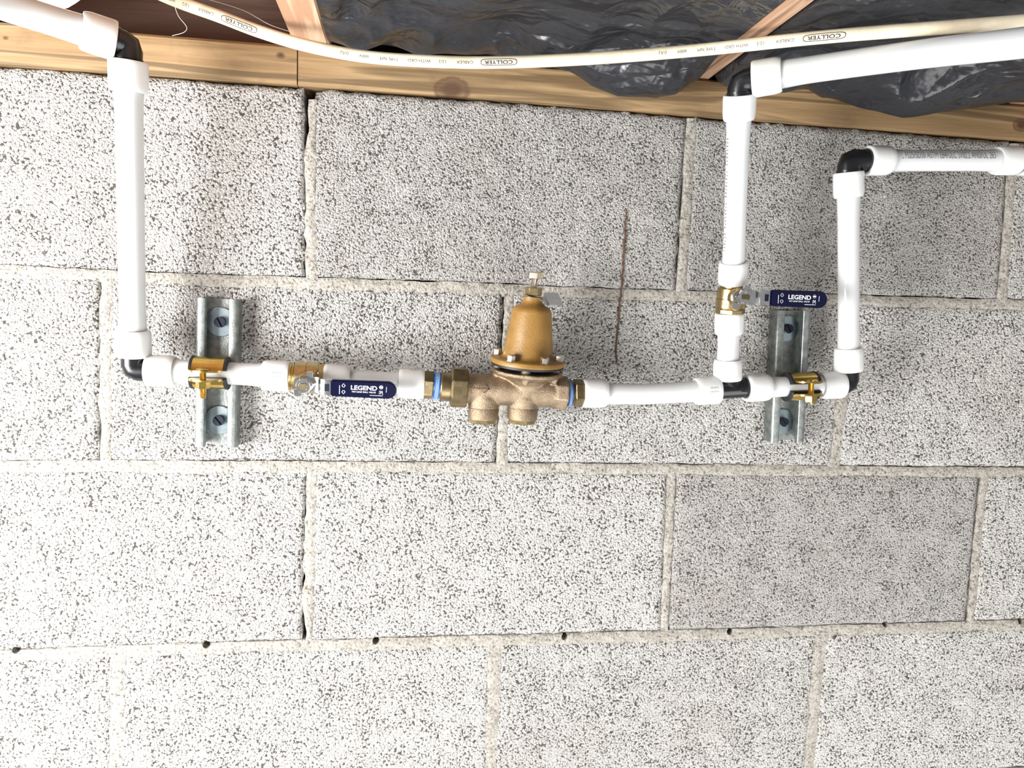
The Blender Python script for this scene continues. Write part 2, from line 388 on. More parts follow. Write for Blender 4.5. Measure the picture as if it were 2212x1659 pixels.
def block(row, h0, h1, matname, seed, fine, chip=None):
    zt, zb = bedz(row, h0(0.5)), bedz(row+1, h0(0.5))
    g = 0.0048; st = 0.0042 if fine else 0.02
    nx = int(0.396/st); nz = int(0.193/st)
    U, W_ = np.meshgrid(np.linspace(0, 1, nx+1), np.linspace(0, 1, nz+1), indexing='ij')
    zmid = (zt+zb)/2; xa = h0(zmid); xb = h1(zmid)
    Xl = np.vectorize(h0)(zb+(zt-zb)*W_) + g; Xr = np.vectorize(h1)(zb+(zt-zb)*W_) - g
    X = Xl + (Xr-Xl)*U
    Zt = np.interp(X, *(BED[row].T)) - (g if row else 0.002) if row <= 3 else bedz(row, X)-g
    Zb = bedz(row+1, X) + g
    Z = Zb + (Zt-Zb)*W_
    dx = np.minimum(X-Xl, Xr-X); dz = np.minimum(Z-Zb, Zt-Z); d = np.minimum(dx, dz)
    e = np.clip(1-d/0.006, 0, 1)                       # worn, rounded arrises
    Y = 0.0032*e**2.0
    nz1 = vnoise(X/0.011, Z/0.011, seed); nz2 = vnoise(X/0.0048, Z/0.0048, seed+3); nz3 = vnoise(X/0.05, Z/0.05, seed+5)
    Y = Y + nz1*0.0014 + nz2*0.0014 + nz3*0.0016
    edge = np.clip(1-d/0.004, 0, 1)
    X = X + edge*vnoise(X/0.009, Z/0.009, seed+8)*0.0030; Z = Z + edge*vnoise(X/0.009, Z/0.009, seed+9)*0.0022
    if chip is not None:                               # broken corner: (x, z, radius, depth)
        for cx, cz, cr, cdp in chip:
            r = np.hypot(X-cx, (Z-cz)); k = np.clip(1-r/cr, 0, 1); Y = Y + cdp*np.minimum(1, k*2.2)
    n0 = (nx+1)*(nz+1); idx = np.arange(n0).reshape(nx+1, nz+1)
    vs = np.stack([X, Y, Z], -1).reshape(-1, 3)
    fs = [(idx[i, j], idx[i+1, j], idx[i+1, j+1], idx[i, j+1]) for i in range(nx) for j in range(nz)]
    loop = list(idx[:, 0]) + list(idx[-1, 1:]) + list(idx[-2::-1, -1]) + list(idx[0, -2:0:-1])
    back = vs[loop].copy(); back[:, 1] = 0.038; nb = len(loop)
    vs = np.vstack([vs, back]); fs += [(loop[i], n0+i, n0+(i+1) % nb, loop[(i+1) % nb]) for i in range(nb)]
    fs.append(tuple(n0+i for i in range(nb)))
    mb = MB(); mb.v = [tuple(q) for q in vs]; mb.f = [tuple(int(i) for i in f) for f in fs]
    return mb.build('block', matname, wall, ang=60)
tone = {(0, 1): 'block_pale', (0, 2): 'block_grey', (0, 3): 'block_grey', (0, 4): 'block_mid', (1, 1): 'block_pale', (1, 2): 'block_mid', (1, 3): 'block_mid', (1, 4): 'block_pale',  # second top-row block in view: light falloff painted in as the grey tone
        (2, 1): 'block_pale', (2, 2): 'block_pale', (2, 3): 'block_grey', (2, 4): 'block_pale', (3, 1): 'block_pale', (3, 2): 'block_pale', (3, 3): 'block_mid', (3, 4): 'block_pale'}
BL = {}
q = P(676, 196, 0)
for r in range(5):
    for k in range(6):
        ch = [(q.x-0.006, q.z+0.002, 0.017, 0.012)] if (r, k) == (0, 2) else None
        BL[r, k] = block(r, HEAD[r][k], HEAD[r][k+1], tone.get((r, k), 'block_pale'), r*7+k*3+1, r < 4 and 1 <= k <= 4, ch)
def mortar_strip(pts, half, seed, y0, gap_a, gap_b, st=0.004):
    """ribbon of mortar along pts (x, z); gap_a, gap_b: how far it has shrunk from the upper/left and lower/right block"""
    pts = np.array(pts); seg = np.hypot(*np.diff(pts, axis=0).T); s = np.concatenate([[0], np.cumsum(seg)])
    n = max(4, int(s[-1]/st)); t = np.linspace(0, s[-1], n+1)
    X = np.interp(t, s, pts[:, 0]); Z = np.interp(t, s, pts[:, 1])
    tx = np.gradient(X); tz = np.gradient(Z); ll = np.hypot(tx, tz); nx_, nz_ = -tz/ll, tx/ll
    ha = (0.0088 if gap_a < 0.0008 else half) - gap_a*(0.8+1.2*vnoise(t/0.03, t*0+1.3, seed)+0.9*vnoise(t/0.009, t*0+4.3, seed)) ; hb = (0.0088 if gap_b < 0.0008 else half) - gap_b*(0.8+1.2*vnoise(t/0.03, t*0+7.3, seed)+0.9*vnoise(t/0.009, t*0+2.3, seed))
    ha = ha + (0.0030*vnoise(t/0.014, t*0+11.3, seed) if gap_a < 0.0008 else 0); hb = hb + (0.0030*vnoise(t/0.014, t*0+15.3, seed) if gap_b < 0.0008 else 0)
    m_ = 6; vs = []; fs = []
    for j in range(m_+1):
        k = j/m_; off = ha*(1-k) - hb*k
        y = y0 + 0.0012*abs(2*k-1)**3 + vnoise(t/0.008, off*120+j*0.9, seed)*0.0014 + vnoise(t/0.04, off*50, seed+2)*0.0016
        vs += [(X[i]+nx_[i]*off[i], y[i], Z[i]+nz_[i]*off[i]) for i in range(n+1)]
    for j in range(m_):
        for i in range(n): a = j*(n+1)+i; fs.append((a, a+1, a+n+2, a+n+1))
    top = [i for i in range(n+1)]; bot = [m_*(n+1)+i for i in range(n+1)]
    left = [j*(n+1) for j in range(m_+1)]; right = [j*(n+1)+n for j in range(m_+1)]
    loop = top + right[1:] + bot[::-1][1:] + left[::-1][1:-1]; n0 = len(vs); nb = len(loop)
    vs += [(vs[i][0], 0.039, vs[i][2]) for i in loop]
    fs += [(loop[i], loop[(i+1) % nb], n0+(i+1) % nb, n0+i) for i in range(nb)] + [tuple(n0+i for i in range(nb))]
    mb = MB(); mb.v = vs; mb.f = fs
    return mb.build('mortar_joint', 'mortar', wall, ang=60)
xs_ = np.linspace(-0.95, 1.7, 60); BJ = {}
for k, (ga, gb) in {1: (0.0016, 0.0002), 2: (0.0015, 0.0002), 3: (0.0010, 0.0001), 4: (0.001, 0.0005)}.items():
    BJ[k] = mortar_strip([(x, float(bedz(k, x))) for x in xs_], 0.0056, 20+k, 0.0004, ga, gb)
gapL = {(0, 2): 0.0040, (0, 3): 0.0022, (0, 4): 0.0020, (1, 2): 0.0030, (1, 3): 0.0038, (2, 2): 0.0048, (2, 3): 0.0010, (2, 4): 0.0026}
gapR = {(2, 3): 0.0016}
for r in range(5):
    for k in range(1, 6):
        f = HEAD[r][k]; x0 = f(0.5); zt = float(bedz(r, x0)) - (0.012 if (r, k) == (0, 2) else 0.003); zb = float(bedz(r+1, x0)) + 0.003
        zz = np.linspace(zb, zt, 8)
        mortar_strip([(f(z), z) for z in zz], 0.0062, 40+r*6+k, 0.0006, gapL.get((r, k), 0.0004), gapR.get((r, k), 0.0003))
# drilled weep holes along the lowest bed joint in view
cut = MB()
for px, py in ((33, 1405), (445, 1394), (812, 1385), (1220, 1376), (1577, 1365), (1914, 1349), (2206, 1343)):
    c = P(px, py, 0); cut.lathe((c.x, -0.02, c.z), (0, 1, 0), [(0, 0.0040), (0.055, 0.0040)], 20)
co = cut.build('cutter', 'core', None, loc=(0, 0, 0), smooth=False)
for o in [BJ[3]] + [BL[2, k] for k in range(1, 5)] + [BL[3, k] for k in range(1, 5)]:
    md = o.modifiers.new('b', 'BOOLEAN'); md.operation = 'DIFFERENCE'; md.object = co; md.solver = 'EXACT'
    bake(o)
WL.pop(co); bpy.data.objects.remove(co, do_unlink=True)

# ================================================================== FRAMING
SY = -0.005                                # front face of the sill plate
tb = np.array([(P(x, y, SY).x, P(x, y, SY).z) for x, y in ((-400, 114), (0, 140), (330, 161), (660, 186), (1000, 209), (1480, 247), (1850, 275), (2212, 303), (2600, 332))])
tt = np.array([(P(x, y, SY).x, P(x, y, SY).z) for x, y in ((0, 46), (266, 68), (560, 91))])
ztop = float(np.polyval(np.polyfit(tt[:, 0], tt[:, 1], 1), 0.0)); zsl = np.polyfit(tt[:, 0], tt[:, 1], 1)[0]
def sill_top(x): return ztop + zsl*x*0.5
trim = empty('trim_1', (0.3, 0.07, 0.81), 'pale wooden sill plate lying on top of the block wall', kind='structure')
def sill_board(xa, xb, dy):
    n = 40; vs = []; fs = []
    for i in range(n+1):
        x = xa+(xb-xa)*i/n; z0 = float(np.interp(x, tb[:, 0], tb[:, 1])) + 0.0008; z1 = sill_top(x)
        vs += [(x, SY+dy+0.001, z0), (x, SY+dy, z0+0.002), (x, SY+dy, z1-0.003), (x, SY+dy+0.003, z1), (x, 0.135, z1), (x, 0.135, z0)]
    for i in range(n):
        for j in range(6): a = i*6+j; b = i*6+(j+1) % 6; fs.append((a, b, b+6, a+6))
    fs += [tuple(range(6)), tuple(n*6+j for j in range(6))]
    mb = MB(); mb.v = vs; mb.f = fs; return mb.build('board', 'sill', trim, ang=30)
xj = P(642, 140, SY).x
sill_board(-1.0, xj-0.0004, 0.0); sill_board(xj+0.0004, 1.75, 0.0012)
JZ = sill_top(0.0) + 0.001
ceil = empty('ceiling', (0.3, -0.4, JZ), 'underside of the timber floor above the block wall', kind='structure')
MB().box((-1.0, -1.3, JZ+0.19), (1.75, 0.14, JZ+0.21)).build('subfloor', 'joist_old', ceil, smooth=False)
trim2 = MB().box((-1.0, 0.10, JZ), (1.75, 0.138, JZ+0.19)).build('trim_2', 'rim', None, smooth=False)
tag(trim2, 'dark brown rim board behind the sill plate', kind='structure')
def joist(xa, xb, mt, z=JZ):
    mb = MB().box((xa, -1.3, z), (xb, 0.099, z+0.188)); return mb.build('joist', mt, ceil, bevel=0.002)
ja = P(634, 84, SY).x; jb = P(712, 88, SY).x
joist(ja, jb, 'joist')
jc = P(1538, 160, SY).x; joist(jc-0.026, jc, 'joist_old')
joist(ja-0.42, jb-0.42, 'joist'); joist(jc+0.37, jc+0.408, 'joist')

# black plastic wrapped insulation between the joists
def bag(xa, xb, prof_px, seed, label, name='insulation_bag', rough=1.0):
    Yf = -0.026
    pr = np.array(sorted((P(x, y, Yf).x, P(x, y, Yf).z) for x, y in prof_px))
    nu, nv = 260, 150
    u = np.linspace(0, 1, nu+1); v = np.linspace(0, 1, nv+1)
    U, Vv = np.meshgrid(u, v, indexing='ij'); X = xa + (xb-xa)*U
    zb = np.interp(X, pr[:, 0], pr[:, 1])
    # section from the back (on the sill) forward under the floor
    s = np.where(Vv < 0.75, Vv/0.75*0.24, 0.24+(Vv-0.75)/0.25*0.38)
    Y = np.where(s < 0.05, 0.075-s*1.3, np.where(s < 0.10, 0.010-(s-0.05)*0.85, -0.0325-(s-0.10)*1.15))
    rise = np.clip((s-0.10)/0.055, 0, 1); rise = rise*rise*(3-2*rise)
    sag = JZ+0.006-0.0075*np.clip(1-np.minimum(U, 1-U)*(xb-xa)/0.03, 0, 1)
    zback = np.maximum(zb, sill_top(0)+0.004)+0.035
    Z = np.where(s < 0.05, zback, np.where(s < 0.10, zback+(zb-zback)*np.sin((s-0.05)/0.05*np.pi/2), zb+(sag-zb)*rise))
    e = np.minimum(U, 1-U)*(xb-xa); 
    # folds
    wx = vnoise(X/0.09, Y/0.09, seed)*0.09; wy = vnoise(X/0.08, Y/0.08, seed+1)*0.09
    r1 = 1-np.abs(2*vnoise((X+wx+0.6*Y)/0.055, (Y+wy-0.3*X)/0.10, seed+2))*2
    r2 = 1-np.abs(2*vnoise((X*0.8+wy-0.7*Y)/0.030, (Y+wx+0.6*X)/0.045, seed+4))*2
    r3 = vnoise((X+wx)/0.012, (Y+wy)/0.02, seed+6)
    amp = np.clip(e/0.02, 0.15, 1)*np.clip((s-0.03)/0.05, 0.1, 1)
    calm = np.clip(0.5+1.6*vnoise(X/0.11, Y/0.07, seed+7), 0.15, 1)
    D = (r1*0.0075 + (r2*0.0036 + r3*0.0014)*calm*rough)*amp*np.clip(1.25-1.0*np.clip((s-0.13)/0.06, 0, 1), 0.55, 1)
    lim = np.clip((s-0.07)/0.03, 0.3, 1)
    Z = Z - D*lim; Y = Y - D*0.7
    Z = np.where(s > 0.155, np.maximum(Z, JZ-0.003), Z)
    vs = np.stack([X, Y, Z], -1).reshape(-1, 3); idx = np.arange((nu+1)*(nv+1)).reshape(nu+1, nv+1)
    fs = [(idx[i, j], idx[i+1, j], idx[i+1, j+1], idx[i, j+1]) for i in range(nu) for j in range(nv)]
    n0 = len(vs); loop = list(idx[:, 0]) + list(idx[-1, 1:]) + list(idx[-2::-1, -1]) + list(idx[0, -2:0:-1])
    top = vs[loop].copy(); top[:, 2] = JZ+0.15; nb = len(loop)
    vs = np.vstack([vs, top]); fs += [(loop[i], n0+i, n0+(i+1) % nb, loop[(i+1) % nb]) for i in range(nb)] + [tuple(n0+i for i in range(nb))]
    mb = MB(); mb.v = [tuple(map(float, q_)) for q_ in vs]; mb.f = [tuple(int(i) for i in f) for f in fs]
    o = mb.build(name, 'film', None, ang=50); return tag(o, label, 'insulation bag', 'black plastic wrapped insulation between the joists')
bag(jb+0.0006, jc-0.0266, [(700, 88), (760, 98), (900, 112), (1100, 128), (1180, 140), (1230, 158), (1280, 196), (1335, 219), (1420, 223), (1455, 208), (1485, 180), (1520, 168)], 3,
    'crumpled black plastic insulation bag between the two joists, above the white cable')
bag(jc+0.0008, jc+0.369, [(1530, 165), (1565, 190), (1640, 196), (1735, 186), (1770, 212), (1850, 234), (1940, 251), (2040, 246), (2120, 236), (2212, 224), (2300, 216)], 9,
    'smoother black plastic insulation bag sagging over the sill behind the right pipes', rough=0.35)

# ================================================================== PIPEWORK
RP = 0.0111; RR = 0.0156
Y0 = -0.042
def ring(mb, a, d, ln=0.026, r=RR):
    """expansion ring starting at a, along d"""
    mb.ringtube(a, d, [(0, RP*1.0), (0, r*0.955), (0.0012, r*0.99), (0.004, r), (ln-0.006, r*0.99), (ln-0.002, r*0.955), (ln, r*0.90), (ln, RP)], 40)
def marks(mb, a, d, r, s0, ang, rows=2, seed=0):
    """small worn ink print on a ring"""
    rnd = random.Random(seed); pth = [V(a)+V(d)*t for t in (0, 0.013, 0.026)]
    for k in range(rows):
        for j in range(6):
            wd = rnd.uniform(0.0006, 0.0013); hh = rnd.uniform(0.0012, 0.0022); x = j*0.0016; y = -k*0.0042
            vs = [(x, y), (x+wd, y), (x+wd, y+0.0004), (x, y+0.0004), (x, y+hh), (x+0.0004, y+hh), (x+0.0004, y)]
            wrap_text(mb, (vs, [(0, 1, 2, 3), (0, 6, 5, 4)]), 1, pth, s0, ang, r, lift=0.0001)
def pipe(label, pts, ra=RP, rings=(True, True), group=None, prints=(None, None), mid=(), scale=1.0, name='pex_pipe', ringlen=0.026):
    """pts: world points end to end (ends are where the pipe meets a fitting)"""
    pts = [V(p) for p in pts]
    if len(pts) == 2: pts = [pts[0].lerp(pts[1], k/14) for k in range(15)]
    else: pts = spline(pts, 10)
    L = [0.0]
    for a, b in zip(pts, pts[1:]): L.append(L[-1]+(b-a).length)
    def rr(s):
        k = 0.0
        if rings[0]: k = max(k, 1-abs(s)/0.055)
        if rings[1]: k = max(k, 1-abs(L[-1]-s)/0.055)
        k = max(0, k); return ra*scale*(1+0.12*k*k*(3-2*k))
    root = empty(name, pts[len(pts)//2], label, 'pipe', group)
    MB().tube(pts, [rr(s) for s in L], 32).build('tube', 'pex', root)
    d0 = (pts[1]-pts[0]).normalized(); d1 = (pts[-2]-pts[-1]).normalized()
    for on, a, d, pr in ((rings[0], pts[0], d0, prints[0]), (rings[1], pts[-1], d1, prints[1])):
        if on:
            mb = MB(); ring(mb, a, d, ringlen, RR*scale); rg = mb.build('expansion_ring', 'ring', root, ang=30)
            if pr is not None:
                mk = MB(); marks(mk, a, d, RR*scale*1.004, 0.006, pr, 2, int(abs(a.x)*9999)); mk.build('printed_marks', 'ink_grey', rg, smooth=False)
    return root, pts
def fitting(label, centre, legs, group=None, cat='elbow', name='pipe_elbow', r=0.0107):
    """black plastic fitting: legs are world end points"""
    c = V(centre); mb = MB(); q0, q1 = V(legs[0]), V(legs[1]); d0 = (q0-c).normalized(); d1_ = (q1-c).normalized(); k = r*0.5
    mb.mitre([c+d0*r*1.6, c+d0*k, c+(d0+d1_)*k*0.3, c+d1_*k, c+d1_*r*1.6], r*1.03, 32)
    for q_ in legs:
        d = V(q_)-c; ln = d.length; st_ = min(r*0.95, ln*0.6)
        mb.lathe(c+d.normalized()*st_, d, [(0, r*1.0), (ln-st_-.0022, r), (ln-st_-.002, r*1.10), (ln-st_, r*1.10)], 28)
    o = mb.build(name, 'fitting', None, loc=c, ang=60); tag(o, label, cat, group)
    return o
# --- left riser and its elbows
e1 = P(288, 798, Y0); Ytop = -0.085
r1a = P(288, 768, Y0-0.001); r1b = P(277, 132, Ytop)
pipe('white vertical pipe at the far left rising from black elbow to wooden sill', [r1a, r1a.lerp(r1b, .5), r1b], prints=(-2.2, None), scale=1.06)
ring1 = P(318, 800, Y0)
fitting('black corner elbow at the foot of the left vertical pipe', e1, [r1a, ring1], 'black elbows')
e2 = P(278, 98, Ytop); lt = P(249, 88, Ytop-0.006)
fitting('black corner elbow at the top of the left vertical pipe', e2, [r1b, lt], 'black elbows', r=0.0112)
pipe('thick white pipe leaving the frame at the top left corner', [lt, P(120, 47, -0.112), P(-40, -6, -0.15), P(-300, -110, -0.24), P(-300, -110, -0.24)+V((-.3, -.22, .02))], rings=(True, False), scale=1.08)
# --- lower run, left part
a0 = ring1; a1 = P(626, 813, Y0)
pipe('short white horizontal pipe held by the left gold clamp', [a0, P(460, 805, Y0), a1], prints=(None, -1.5))
b0 = P(700, 818, Y0); b1 = P(916, 830, Y0)
pipe('white horizontal pipe behind the left blue valve handle', [b0, P(800, 825, Y0), b1], prints=(-0.6, -0.3))
c0 = P(1258, 849, Y0); c1 = P(1551, 842, Y0)
pipe('white horizontal pipe between brass regulator and black tee', [c0, P(1400, 851, Y0), c1], prints=(-1.5, -1.5))
teec = P(1580, 841, Y0); t_r = P(1611, 838, Y0); t_u = P(1571, 820, Y0)
g = empty('pipe_tee', teec, 'black plastic tee under the right blue handled valve', 'tee')
mb = MB(); ax = (t_r-c1)
mb.lathe(c1, ax, [(0, .0112), (.002, .0112), (.0022, .0104), (ax.length-.0022, .0104), (ax.length-.002, .0112), (ax.length, .0112)], 30)
mb.lathe(teec, t_u-teec, [(0, .0102), ((t_u-teec).length, .0102)], 28)
mb.build('body', 'fitting', g)
nb = MB(); q = P(1609, 846, Y0-0.0105); nb.lathe(q-V((.003, 0, 0)), (1, 0, 0), [(0, .0008), (.006, .0008), (.0065, .0004)], 8); nb.build('moulding_tab', 'fitting', g)
d1 = P(1818, 831, Y0)
pipe('short white horizontal pipe held by the right gold clamp', [t_r, d1], prints=(0.3, None))
e3 = P(1833, 829, Y0); r3a = P(1833, 800, Y0-0.001)
fitting('black corner elbow at the foot of the right vertical pipe', e3, [d1, r3a], 'black elbows')
r3b = P(1833, 372, -0.066)
pipe('white vertical pipe at the right, farthest from the regulator', [r3a, r3a.lerp(r3b, .5), r3b], prints=(None, -0.9))
e4 = P(1834, 347, -0.067); h4 = P(1872, 347, -0.067)
fitting('black corner elbow at the top of the right vertical pipe', e4, [r3b, h4], 'black elbows', r=0.0112)
h5 = P(2196, 347, -0.067)
rt, pts = pipe('white horizontal pipe with grey printed lettering at the right edge', [h4, h4.lerp(h5, .5), h5])
mk = MB(); tv, tf = text_mesh('UL FS25/SD50 ASTM E84/ULC S102.2 ANSI/UL 263 UL', 0.0112, 0.0, 'LEFT'); kx = 0.122/max(x for x, y in tv)
wrap_text(mk, ([(x*kx, y) for x, y in tv], tf), 1, pts, 0.0285, 1.26, RP*1.03)
mk.build('lettering', 'ink_grey', rt, smooth=False)
e5 = P(2207, 347, -0.067); e6 = P(2222, 347, -0.067)
mb = MB(); mb.lathe(h5, e6-h5, [(0, .0105), ((e6-h5).length, .0105)], 24); tag(mb.build('pipe_coupling', 'fitting', None), 'black coupling at the right edge between two white rings', 'coupling')
pipe('white ringed pipe end cut off by the right edge', [P(2204, 347, -0.067), P(2204, 347, -0.067)+V((.5, 0, 0))], rings=(True, False))
# --- right valve riser
v0 = t_u; v1 = P(1576, 677, -0.049)
pipe('very short white vertical pipe between black tee and right valve', [v0, v1], ringlen=0.0225)
v2 = P(1583, 611, -0.054); Yt = -0.115; v3 = P(1598, 204, Yt)
rt, pts = pipe('white vertical pipe above the right blue handled valve', [v2, v2.lerp(v3, .5), v3], ringlen=0.0235)
mk = MB(); rnd = random.Random(5)
for k in range(46):                                   # worn print seen edge-on
    h_ = rnd.uniform(.0014, .0034); x_ = k*.0035; tv = [(x_, 0), (x_+.0011, 0), (x_+.0011, h_), (x_, h_)]
    if k % 9: wrap_text(mk, (tv, [(0, 1, 2, 3)]), 1, pts, 0.026, -1.36, RP*1.02)
mk.build('printed_marks', 'ink_grey', rt, smooth=False)
e7 = P(1599, 178, Yt-0.002); h7 = P(1625, 172, Yt-0.008)
fitting('black corner elbow at the top of the right valve pipe', e7, [v3, h7], 'black elbows', r=0.0112)
pipe('thick white pipe leaving the frame at the upper right', [h7, P(1760, 149, -0.152), P(2000, 116, -0.21), P(2230, 90, -0.265), P(2600, 40, -0.34), P(2600, 40, -0.34)+V((.35, -.16, .004))], rings=(True, False), scale=1.07)

# --- ball valves
def ball_valve(label, a, b, hd, stem_off, rot_hex=0.3, drop=0.0):
    """a, b: body ends; hd: handle direction; stem goes towards the viewer (-Y)"""
    a, b = V(a), V(b); ax = (b-a); L = ax.length; ax.normalize(); c = a.lerp(b, stem_off)
    root = empty('ball_valve', c, label, 'valve', 'blue handled ball valves')
    hd = V(hd).normalized(); out = V((0, -math.cos(drop), -math.sin(drop))); out = (out - hd*out.dot(hd)).normalized(); sd = out.cross(hd)
    if sd.z < 0: sd = -sd
    mb = MB()
    mb.lathe(a, ax, [(0, .0138), (.0022, .0142), (.0035, .0128), (.0045, .0128), (.006, .0152), (.010, .0156), (L*.48, .0156), (L*.49, .0148), (L*.51, .0148), (L*.52, .0160), (L*.78, .0160), (L*.80, .0150), (L*.84, .0142)], 36)
    mb.build('body', 'brass', root, ang=28)
    hx = MB(); hx.lathe(a+ax*(L*.83), ax, [(0, .0150), (.001, .0156), (L*.17-.001, .0156), (L*.17, .0150)], 8, rot=rot_hex); hx.build('hex_end', 'brass', root, ang=20)
    st = MB(); st.lathe(c, out, [(0, .0105), (.020, .0098), (.0215, .0085), (.026, .0085)], 28); st.build('bonnet', 'brass', root, ang=28)
    # steel handle plate
    t0 = 0.0245; org = c + out*t0
    hp = MB(); prof = [(-0.0095, 0), (0.0100, 0), (0.0135, 0.0015), (0.0165, 0.0060), (0.0195, 0.0075), (0.0260, 0.0078), (0.0900, 0.0078)]
    wd = [0.0050, 0.0078, 0.0078, 0.0076, 0.0076, 0.0076, 0.0062]
    th = 0.0022; vs = []; fs = []
    for (u_, w_), h_ in zip(prof, wd):
        for s_, k_ in ((-1, 0), (1, 0), (1, 1), (-1, 1)): vs.append(org + hd*u_ + out*(w_+th*k_) + sd*(s_*h_))
    for i in range(len(prof)-1):
        for j in range(4): p_ = i*4+j; q_ = i*4+(j+1) % 4; fs.append((p_, q_, q_+4, p_+4))
    n_ = (len(prof)-1)*4; fs += [(0, 1, 2, 3), (n_, n_+3, n_+2, n_+1)]
    hp.add(vs, fs)
    # stop tabs on the plate
    for sg, u0 in ((1, 0.001), (-1, -0.010)):
        hp.extrude([(u0, sg*0.006), (u0+0.008, sg*0.006), (u0+0.0072, sg*0.0125), (u0+0.001, sg*0.0125)], org-out*0.002, hd, sd, out*(th+0.0018))
    hl = hp.build('handle', 'steel', root, bevel=0.0005, ang=25)
    w1 = MB(); w1.extrude([(0.0205, -0.0036), (0.0248, -0.0036), (0.0248, 0.0036), (0.0205, 0.0036)], org+out*(0.0078+th-0.0001), hd, sd, out*0.0002); w1.build('handle_slot', 'screw', hl, smooth=False)
    nt = MB(); nt.lathe(org+out*th, out, [(0, .0088), (.0008, .0088), (.0009, .0078), (.0058, .0078), (.0066, .0070)], 6, rot=0.5)
    nt.build('stem_nut', 'steel', hl, ang=20, bevel=0.0003)
    nr = MB(); nr.ringtube(org+out*(th+.0066), out, [(0, .0044), (0, .0068), (.0005, .0066), (.0005, .0046)], 24); nr.build('nut_ring', 'steel', hl)
    se = MB(); se.extrude([(.0038*math.cos(t_)*(1.0), max(-.0027, min(.0027, .0038*math.sin(t_)))) for t_ in np.linspace(0, 2*math.pi, 25)[:-1]], org+out*(th+.005), hd, sd, out*0.0028); se.build('stem', 'brass_dull', hl)
    # vinyl grip: rounded end
    x0, x1, hw = 0.0262, 0.0895, 0.0088
    pl = [(x0, -hw*.94), (x0, hw*.94)] + [(x1-hw*1.0+hw*1.0*math.sin(t_), hw*math.cos(t_)) for t_ in np.linspace(0, math.pi, 13)]
    gp = MB(); gp.extrude(pl, org+out*(0.0078-0.0013), hd, sd, out*0.0050); gr = gp.build('grip', 'grip', hl, bevel=0.0012, ang=50)
    tx = Flat(org+out*(0.0078-0.0013+0.0050), hd, sd, out, 0.00012)
    tx.text('LEGEND', 0.0062, (0.0580, 0.0014), bold=0.00012, xs=1.10)
    tx.text('NO LEAD BALL VALVE', 0.0022, (0.0580, -0.0026), xs=1.05)
    for sg in (1, -1):
        tx.line([(0.0385-.0018, sg*.0030), (0.0385-.0018+.0008, sg*.0030), (0.0385-.0010, sg*.0018), (0.0385+.0010, sg*.0018), (0.0385+.0010, sg*.0030), (0.0385+.0018, sg*.0030), (0.0385, sg*.0052)], 0.0003, True)
    tx.line([(0.0347, -0.0052), (0.0347, 0.0030)], 0.0005)
    cc = (0.0745, 0.0030); tx.line([(cc[0]+.0017*math.cos(t_), cc[1]+.0017*math.sin(t_)) for t_ in np.linspace(0, 6.283, 17)[:-1]], 0.0004, True)
    tx.line([(cc[0]-.0009, cc[1]), (cc[0]+.0009, cc[1])], 0.0012)
    tx.line([(0.0730, -0.0042), (0.0730, -0.0008), (0.0742, -0.0008), (0.0742, -0.0036), (0.0756, -0.0006), (0.0762, -0.0044)], 0.00035)
    tx.line([(0.0796, -0.0018), (0.0796, 0.0034)], 0.0004); tx.line([(0.0640, -0.0056), (0.0760, -0.0056)], 0.0004)
    pr = tx.mb.build('lettering', 'white_print', gr, smooth=False); pr['label'] = 'white printed lettering'
    return root
va, vb = P(625, 813, Y0), P(701, 818, Y0)
hdv = P(860, 841, -0.078)-P(660, 831, -0.072)
ball_valve('ball valve on the horizontal pipe left of the regulator, blue handle lying along it', va, vb, V((hdv.x, 0, hdv.z)), 0.52, drop=0.16)
va2, vb2 = P(1583, 611, -0.054), P(1576.5, 677, -0.049)
hd2 = P(1794, 645, -0.085)-P(1612, 638, -0.085)
ball_valve('ball valve on the right vertical pipe, blue handle pointing right', va2, vb2, V((hd2.x, 0, hd2.z)), 0.47)

# --- pressure regulator
ra_, rb_ = P(1009, 838, Y0), P(1225, 849, Y0)
ax = (rb_-ra_).normalized(); ctr = P(1134, 844.5, Y0)
tilt = math.radians(6.0)
up0 = (V((0, 0, 1)) - ax*ax.z).normalized(); out0 = ax.cross(up0)
if out0.y > 0: out0 = -out0
up_ = (up0*math.cos(tilt) + out0*math.sin(tilt)).normalized(); out_ = (out0*math.cos(tilt) - up0*math.sin(tilt)).normalized()
reg = empty('pressure_regulator', ctr, 'bronze pressure regulator with mustard bell housing in the middle of the pipe', 'regulator')
s_of = lambda px: (P(px, 843, Y0)-ctr).dot(ax)
body = MB()
body.lathe(ctr+ax*(-.069), ax, [(0, .0150), (.012, .0158), (.03, .0165), (.098, .0165), (.104, .0150)], 40)
body.lathe(ctr+up_*(-.004), up_, [(0, .0165), (.012, .0185), (.0180, .0235), (.0215, .0320), (.0235, .0376), (.0278, .0380)], 48)
for s_, bot in ((s_of(1047), -.022), (s_of(1132), -.020)):
    body.lathe(ctr+ax*s_+up0*bot, up0, [(0, .0158), (.004, .0160), (.012, .0166), (.024, .0150)], 40)
body.lathe(ctr+ax*s_of(1200), ax, [(-.007, .0150), (.0, .0186), (.0100, .0196), (.0116, .0190)], 8, rot=0.3)
for t_ in np.linspace(0, 2*math.pi, 6)[:-1]+0.5:      # ribs under the flange bolts
    dd = (ax*math.cos(t_)+out_*math.sin(t_)); body.lathe(ctr+up_*.012+dd*.031, up_, [(0, .003), (.008, .005), (.0165, .005)], 12)
bd = body.build('body', 'bronze', reg, remesh=0.0011, ang=60)
aw = Flat(ctr+ax*s_of(1036)+out0*0.0163+up0*0.002, ax, up0, out0, 0.0003)
